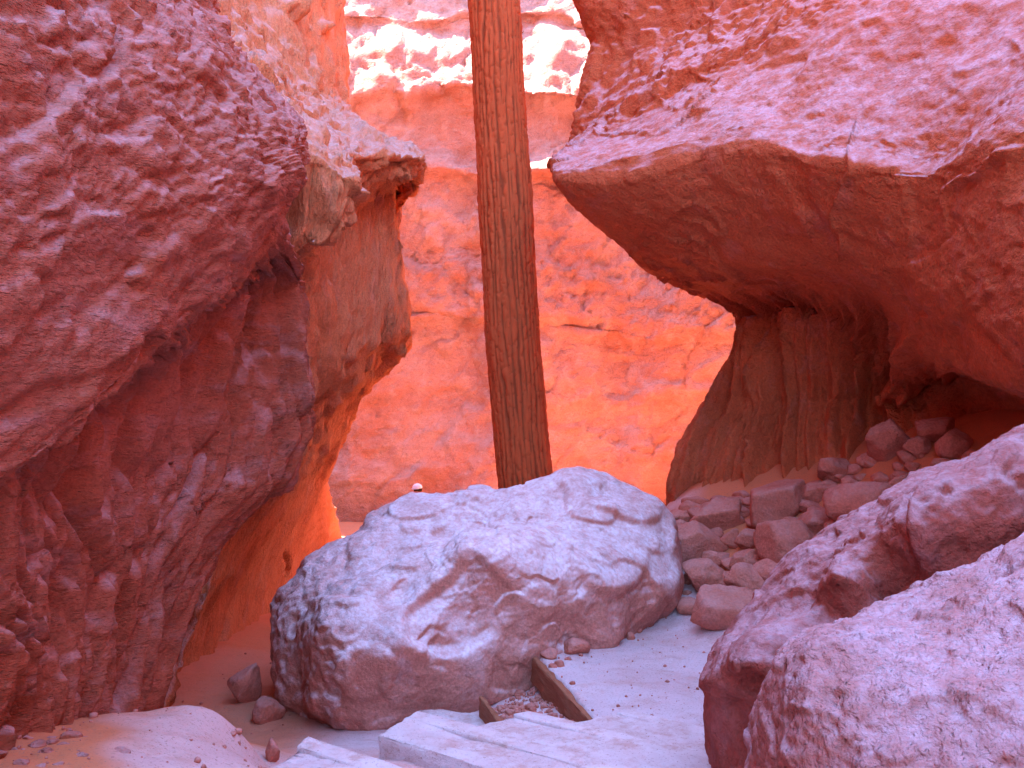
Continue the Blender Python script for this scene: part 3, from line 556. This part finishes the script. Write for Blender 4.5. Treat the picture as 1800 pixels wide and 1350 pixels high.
for i, (cx, cy, w, h) in enumerate(RUB):
    px, py = 1150+cx/2.769, 700+cy/2.769; w /= 2.769; h /= 2.769
    g = on_ground(px, py+h*.42); D = g[1]-.03; c = P(px, py, D)
    k = D/FPX; sz = (w*k*1.34, w*k*random.Random(i).uniform(.75, 1.0), h*k*1.26)
    c[1] += sz[1]*.15
    hollow = cx > 840 and cy < 470
    lab = own.get(i, 'reddish rock lying in the shadowed hollow beneath the overhang' if hollow else 'angular dusty pink rock in the heap between boulder and pillar')
    hull_rock('rock', c, sz, 100+i, M['rubble'], lab, 'rock', 'rocks in the shadowed hollow' if hollow else 'rubble heap beside the pillar', 15)
rnd = random.Random(11)
for i in range(80):
    px = rnd.uniform(1195, 1640); py = rnd.uniform(900-(px-1195)*.25, 1085-(px-1195)*.45); w = rnd.uniform(18, 50)
    g = on_ground(px, py); k = g[1]/FPX; c = g+np.array([0, 0, w*k*.12])
    hull_rock('rubble_stone', c, (w*k, w*k*rnd.uniform(.7, 1), w*k*rnd.uniform(.5, .8)), 500+i, M['rubble'], 'small broken stone filling gaps in the heap below the pillar', 'stone', 'small stones filling the heap', 8)
for i in range(16):
    px = rnd.uniform(1190, 1440); py = 905-(px-1190)*.12+rnd.uniform(-14, 16); w = rnd.uniform(30, 62)
    g = on_ground(px, py); k = g[1]/FPX; c = g+np.array([0, 0, w*k*.15])
    hull_rock('rubble_stone', c, (w*k, w*k*rnd.uniform(.7, 1), w*k*rnd.uniform(.5, .8)), 560+i, M['rubble'], 'pinkish stone lying along the foot of the fluted pillar', 'stone', 'stones along the pillar foot', 10)
for i in range(26):
    px = rnd.uniform(-20, 215); py = rnd.uniform(1300, 1352)-max(0, px-120)*.05; w = rnd.uniform(12, 42)
    g = on_ground(px, py); k = g[1]/FPX
    hull_rock('debris_stone', g+np.array([0, 0, w*k*.1]), (w*k, w*k*.8, w*k*.6), 600+i, M['near_left'], 'dark crumbled stone at the foot of the left wall', 'stone', 'crumbled stones at the foot of the left wall', 8)
# single stones on and by the trail
STN = [(432, 1205, 60, 85, 'squat red rock at the pitted end of the huge boulder on the lower path'), (470, 1250, 60, 50, 'small red rock wedged under the pitted end of the huge boulder'),
       (476, 1322, 34, 46, 'rounded lavender stone at the end of the pale dirt mound'), (1012, 1138, 50, 32, 'flat stone tucked under the huge boulder at the landing'), (968, 1152, 36, 26, 'small stone under the huge boulder beside the trail board'),
       (985, 1168, 22, 16, None), (1000, 1160, 16, 12, None), (1108, 1118, 16, 14, None), (1122, 1108, 14, 10, None), (1143, 1098, 14, 8, None), (972, 1172, 16, 12, None), (778, 1334, 14, 10, None), (505, 1347, 20, 14, None), (745, 1336, 10, 8, None)]
for i, (px, py, w, h, lab) in enumerate(STN):
    g = on_ground(px, py+h*.35); D = g[1]; k = D/FPX; c = P(px, py, D)
    hull_rock('stone', c, (w*k, w*k*.85, h*k*1.1), 300+i, M['rubble'], lab or 'pebble lying loose on the trail dirt', 'stone', None if lab else 'loose pebbles on the trail', 12 if lab else 7)

# ------------------------------------------------------------------ trail steps and boards
def prism(name, poly, z0, z1, mat, label, cat, group=None, seed=0, parent=None, wear=.02):
    "flat block over a plan polygon, subdivided, worn edges"
    bm = bmesh.new(); vs = [bm.verts.new((x, y, z1)) for x, y in poly]; f = bm.faces.new(vs)
    if f.normal.z < 0: f.normal_flip()
    bm.normal_update()
    if f.normal.z < 0: bmesh.ops.reverse_faces(bm, faces=[f])
    r = bmesh.ops.extrude_face_region(bm, geom=[f]); bmesh.ops.translate(bm, vec=(0, 0, z0-z1), verts=[g for g in r['geom'] if isinstance(g, bmesh.types.BMVert)])
    bmesh.ops.recalc_face_normals(bm, faces=bm.faces)
    bmesh.ops.bevel(bm, geom=[e for e in bm.edges], offset=.014, segments=2, affect='EDGES', profile=.6)
    bmesh.ops.triangulate(bm, faces=bm.faces)
    for _ in range(4):
        es = [e for e in bm.edges if e.calc_length() > .05]
        if es: bmesh.ops.subdivide_edges(bm, edges=es, cuts=1)
        bmesh.ops.triangulate(bm, faces=bm.faces)
    bm.normal_update(); vv = np.array([v.co[:] for v in bm.verts]); nn = np.array([v.normal[:] for v in bm.verts])
    d = fbm(vv, 2.2, 4, seed)*wear+rough(vv, 8, seed+3, wear*.5, 3)
    vv = vv+nn*d[:, None]
    ff = [[v.index for v in f.verts] for f in bm.faces]; bm.free()
    c = np.array([vv[:, 0].mean(), vv[:, 1].mean(), z0])
    if parent: c = np.zeros(3)
    o = mesh_obj(name, vv, ff, mat, origin=c, parent=parent)
    if parent: o.location = -parent.location
    return tag(o, label, cat, group)
e = np.array([.79, -.61])
def tread(T, wv, L, h, label, seed, th=.34):
    T = np.array(T); wv = np.array(wv)
    w1 = wv*min(1, .13/np.linalg.norm(wv)); o = prism('trail_step', [T+w1*.3, T+e*L+w1*.3, T+e*L+wv, T+wv], CZ-h-th, CZ-h-.004, M['tread'], label, 'step', 'pale trail steps', seed)
    prism('edging', [T, T+e*L, T+e*L+w1*1.04, T+w1*1.04], CZ-h-th+.03, CZ-h+.002, M['edging'], None, None, None, seed+20, o, .01)
tread((-1.07, 5.22), (-.15, -.62), 1.4, 1.85, 'highest pale trail step with its pointed corner beside the dirt mound', 1)
tread((-.575, 6.1), (-.19, -.41), 2.6, 2.0, 'pale trail step with a grey worn corner, second one down', 2)
tread((.11, 6.6), (-.62, -.56), 2.6, 2.16, 'broad pale trail step, third one down', 3)
tread((.84, 7.03), (-.75, -.45), 2.6, 2.3, 'lowest pale trail step before the sandy landing', 4)
def board(a, b, h, hh, label, th=.05):
    a, b = np.array(a), np.array(b); d = unit(b-a); nrm = np.array([d[1], -d[0]])*th
    prism('riser_board', [a, b, b+nrm, a+nrm], CZ-h-hh, CZ-h, M['board'], label, 'board', 'riser boards of the trail', 9)
board((.18, 9.1), (.62, 7.15), 2.435, .24, 'red brown riser board holding up the sandy landing')
board((-.235, 8.38), (-.03, 7.6), 2.62, .2, 'short riser board at the end of the gravel step')
prism('trail_step', [(-.25, 8.45), (-.05, 7.65), (-.75, 7.5), (-.8, 8.5)], CZ-3.05, CZ-2.78, M['tread'], 'pinkish lower step tucked under the huge boulder', 'step', None, 12)
# gravel on the step between the boards
def gravel():
    rnd = np.random.RandomState(5); V0, F0 = sphere_grid(3); VV = []; FF = []; nvt = 0
    for i in range(420):
        t, s = rnd.rand(), rnd.rand(); a = np.array([.16, 8.95])*(1-t)+np.array([.55, 7.4])*t; b = np.array([-.2, 8.6])*(1-t)+np.array([0, 7.6])*t
        xy = a*(1-s)+b*s; r = rnd.choice([.01, .016, .024, .036], p=[.45, .35, .15, .05]); v = V0*(r*rnd.uniform(.6, 1.2, 3))*rnd.uniform(.8, 1.2, (len(V0), 1))
        z = ground_z(xy[None])[0]; VV.append(v+np.array([xy[0], xy[1], z+r*.4])); FF.append(F0+nvt); nvt += len(V0)
    o = mesh_obj('gravel', np.concatenate(VV), np.concatenate(FF), M['rubble'], smooth=False)
    tag(o, 'loose pale gravel filling the step between the two riser boards', None, None, 'stuff')
gravel()
def pebbles():
    rnd = np.random.RandomState(8); V0, F0 = sphere_grid(3); VV = []; FF = []; nvt = 0
    pts = []
    for i in range(420):
        k = rnd.rand()
        if k < .4: pts.append((rnd.uniform(.3, 2.2), rnd.uniform(7.3, 10.6)))
        elif k < .6: pts.append((rnd.uniform(-3.2, -1.8), rnd.uniform(7.5, 12)))
        elif k < .85: pts.append((rnd.uniform(-2.3, -.6), rnd.uniform(4.2, 5.9)))
        else: t = rnd.rand(); q = np.array([.25, 8.95])*(1-t)+np.array([1.5, 10.1])*t+rnd.normal(size=2)*.1; pts.append(tuple(q))
    pts = np.array(pts); zz = ground_z(pts)
    for xy, z in zip(pts, zz):
        r = rnd.choice([.005, .009, .014, .022], p=[.45, .33, .17, .05]); v = V0*(r*rnd.uniform(.6, 1.2, 3))*rnd.uniform(.8, 1.2, (len(V0), 1))
        VV.append(v+np.array([xy[0], xy[1], z+r*.3])); FF.append(F0+nvt); nvt += len(V0)
    o = mesh_obj('loose_grit', np.concatenate(VV), np.concatenate(FF), M['rubble'], smooth=False)
    tag(o, 'scattered grit and tiny pebbles strewn over the trail sand', None, None, 'stuff')
pebbles()

# ------------------------------------------------------------------ tree
def make_tree():
    D = 14.5
    ctl = [(-3.6, 949, 124), (-3.3, 946, 112), (-2.6, 940, 104)]                 # (height, px centre, px width)
    zs, xs, ws = [c[0] for c in ctl], [(c[1]-900)/FPX*D for c in ctl], [c[2]/FPX*D/2 for c in ctl]
    for y, l, r in ((850, 873, 974), (760, 865, 966), (600, 853, 952), (450, 845, 942), (300, 838, 934), (150, 829, 922), (0, 822, 915), (-400, 800, 890), (-1200, 760, 840)):
        zs.append(-(y-675)/FPX*D); xs.append(((l+r)/2-900)/FPX*D); ws.append((r-l)/2/FPX*D)
    nz, na = 900, 120
    z = np.concatenate([np.linspace(zs[0], 6.2, 560), np.linspace(6.3, zs[-1], 60)])
    cx = np.interp(z, zs, xs); R = np.interp(z, zs, ws)
    k = np.ones(31)/31; sm = lambda a: np.convolve(np.pad(a, 15, 'edge'), k, 'valid'); cx, R = sm(cx), sm(R)
    th = np.linspace(0, 2*math.pi, na, endpoint=False); T, Z = np.meshgrid(th, z); CX = np.repeat(cx[:, None], na, 1); RR = np.repeat(R[:, None], na, 1)
    q = np.column_stack([np.cos(T).ravel(), np.sin(T).ravel(), Z.ravel()])
    q2 = q.copy(); wz = pn(q, (1.6, 1.6, 1.1), 201)*.13+pn(q, (4, 4, 3.0), 206)*.05; q2[:, 0] += wz*q[:, 1]; q2[:, 1] -= wz*q[:, 0]
    ph = 15*T.ravel()+2.0*pn(q, (2.2, 2.2, .5), 202)+1.3*pn(q, (5, 5, .9), 203)+.6*pn(q, (9, 9, 2.5), 207)
    ridge = sstep(.08, .85, np.abs(np.sin(ph)))*(1-.65*np.exp(-(pn(q+pn(q, (6, 6, 1), 209)[:, None]*.12, (4.5, 4.5, 4.0), 208)/.07)**2))
    rr = RR.ravel()*(1+pn(q, (.8, .8, .9), 205)*.06)+ridge*.035-.03+fbm(q, (14, 14, 6), 3, 204)*.012
    V = np.column_stack([CX.ravel()+rr*np.cos(T.ravel()), D+.4+rr*np.sin(T.ravel()), CZ+Z.ravel()])
    n0 = len(z); idx = np.arange(n0*na).reshape(n0, na); j = np.roll(idx, -1, 1)
    F = np.stack([idx[:-1], j[:-1], j[1:], idx[1:]], -1).reshape(-1, 4)
    root = bpy.data.objects.new('fir_tree', None); COL.objects.link(root); root.location = (cx[0], D+.4, CZ+zs[0])
    tag(root, 'tall leaning fir trunk with furrowed red brown bark rising behind the huge boulder', 'tree')
    o = mesh_obj('trunk', V, F, M['bark']); o.parent = root; o.matrix_parent_inverse = root.matrix_world.inverted(); o.location = (-root.location[0], -root.location[1], -root.location[2]); 
    o.matrix_parent_inverse.identity()
    at = o.data.attributes.new('ridge', 'FLOAT', 'POINT'); at.data.foreach_set('value', ridge.astype(np.float32))
    # broken twig stub
    s = P(917, 66, D+.4); t = np.linspace(0, 1, 8); pts = [s+np.array([-.06+.09*u, -.05, .05-.09*u+.12*u*u]) for u in t]
    VV = []; FF = []; m = 8
    for i, c in enumerate(pts):
        for kk in range(m): an = kk/m*2*math.pi; VV.append(c+np.array([0, math.cos(an), math.sin(an)])*(.02-.012*i/7))
    for i in range(7):
        for kk in range(m): FF.append([i*m+kk, i*m+(kk+1) % m, (i+1)*m+(kk+1) % m, (i+1)*m+kk])
    tw = mesh_obj('twig_stub', np.array(VV), FF, M['bark']); tw.parent = root; tw.location = o.location
make_tree()

# ------------------------------------------------------------------ person beyond the boulder
def make_person():
    D = 20.0; head = P(734, 860, D); gz = float(ground_z(np.array([[head[0], D]]))[0]); H = head[2]+.10-gz
    s = H/1.70; root = bpy.data.objects.new('person', None); COL.objects.link(root); root.location = (head[0], D, gz)
    tag(root, 'person in a white cap, only head and shoulder showing over the boulder', 'person')
    def skin(name, verts, edges, mat, rad):
        me = bpy.data.meshes.new(name); me.from_pydata([(x*s, y*s, z*s) for x, y, z in verts], edges, []); me.materials.append(mat)
        o = bpy.data.objects.new(name, me); COL.objects.link(o); o.parent = root
        m = o.modifiers.new('skin', 'SKIN'); m.use_smooth_shade = True
        for v, r in zip(me.skin_vertices[0].data, rad): v.radius = (r*s, r*s)
        me.skin_vertices[0].data[0].use_root = True
        ss = o.modifiers.new('sub', 'SUBSURF'); ss.levels = ss.render_levels = 2
        return o
    V = [(0, 0, .95), (0, 0, 1.12), (0, 0, 1.32), (0, .0, 1.43), (0, 0, 1.50), (0, -.01, 1.58), (0, -.01, 1.66),
         (.17, 0, 1.38), (.23, .03, 1.12), (.22, -.08, .90), (.21, -.12, .82), (-.17, 0, 1.38), (-.23, -.03, 1.12), (-.22, -.12, .92), (-.21, -.17, .84),
         (.09, 0, .90), (.10, -.12, .50), (.10, -.04, .09), (.10, -.18, .04), (-.09, 0, .90), (-.10, .06, .50), (-.10, .20, .12), (-.10, .10, .05)]
    E = [(0, 1), (1, 2), (2, 3), (3, 4), (4, 5), (5, 6), (2, 7), (7, 8), (8, 9), (9, 10), (2, 11), (11, 12), (12, 13), (13, 14), (0, 15), (15, 16), (16, 17), (17, 18), (0, 19), (19, 20), (20, 21), (21, 22)]
    R = [.13, .12, .13, .07, .055, .085, .075, .065, .045, .035, .03, .065, .045, .035, .03, .09, .06, .045, .035, .09, .06, .045, .035]
    skin('body', V, E, M['skin'], R)
    skin('shirt', [V[i] for i in (1, 0, 2, 7, 8, 11, 12)], [(0, 1), (0, 2), (2, 3), (3, 4), (2, 5), (5, 6)], M['shirt'], [.135, .15, .145, .08, .062, .08, .062])
    skin('trousers', [V[i] for i in (0, 15, 16, 17, 19, 20, 21)], [(0, 1), (1, 2), (2, 3), (0, 4), (4, 5), (5, 6)], M['trousers'], [.14, .105, .078, .062, .105, .078, .062])
    # cap: dome and brim; hair below it
    def dome(name, c, r, zc, mat, brim=None):
        Vd, Fd = sphere_grid(9); v = Vd*np.array(r)+np.array(c); v[:, 2] = np.maximum(v[:, 2], zc)
        if brim:
            m = v[:, 2] <= zc+1e-6; f = m & (Vd[:, 1] < -.2); v[f, 1] += Vd[f, 1]*brim; v[f, 2] -= .012
        o = mesh_obj(name, v*s, Fd, mat); o.parent = root; return o
    dome('hair', (0, .012, 1.61), (.088, .10, .105), 1.545, M['hair'])
    dome('cap', (0, -.008, 1.635), (.096, .112, .085), 1.62, M['cap'], .07)
    root.rotation_euler.z = math.radians(-40)
make_person()
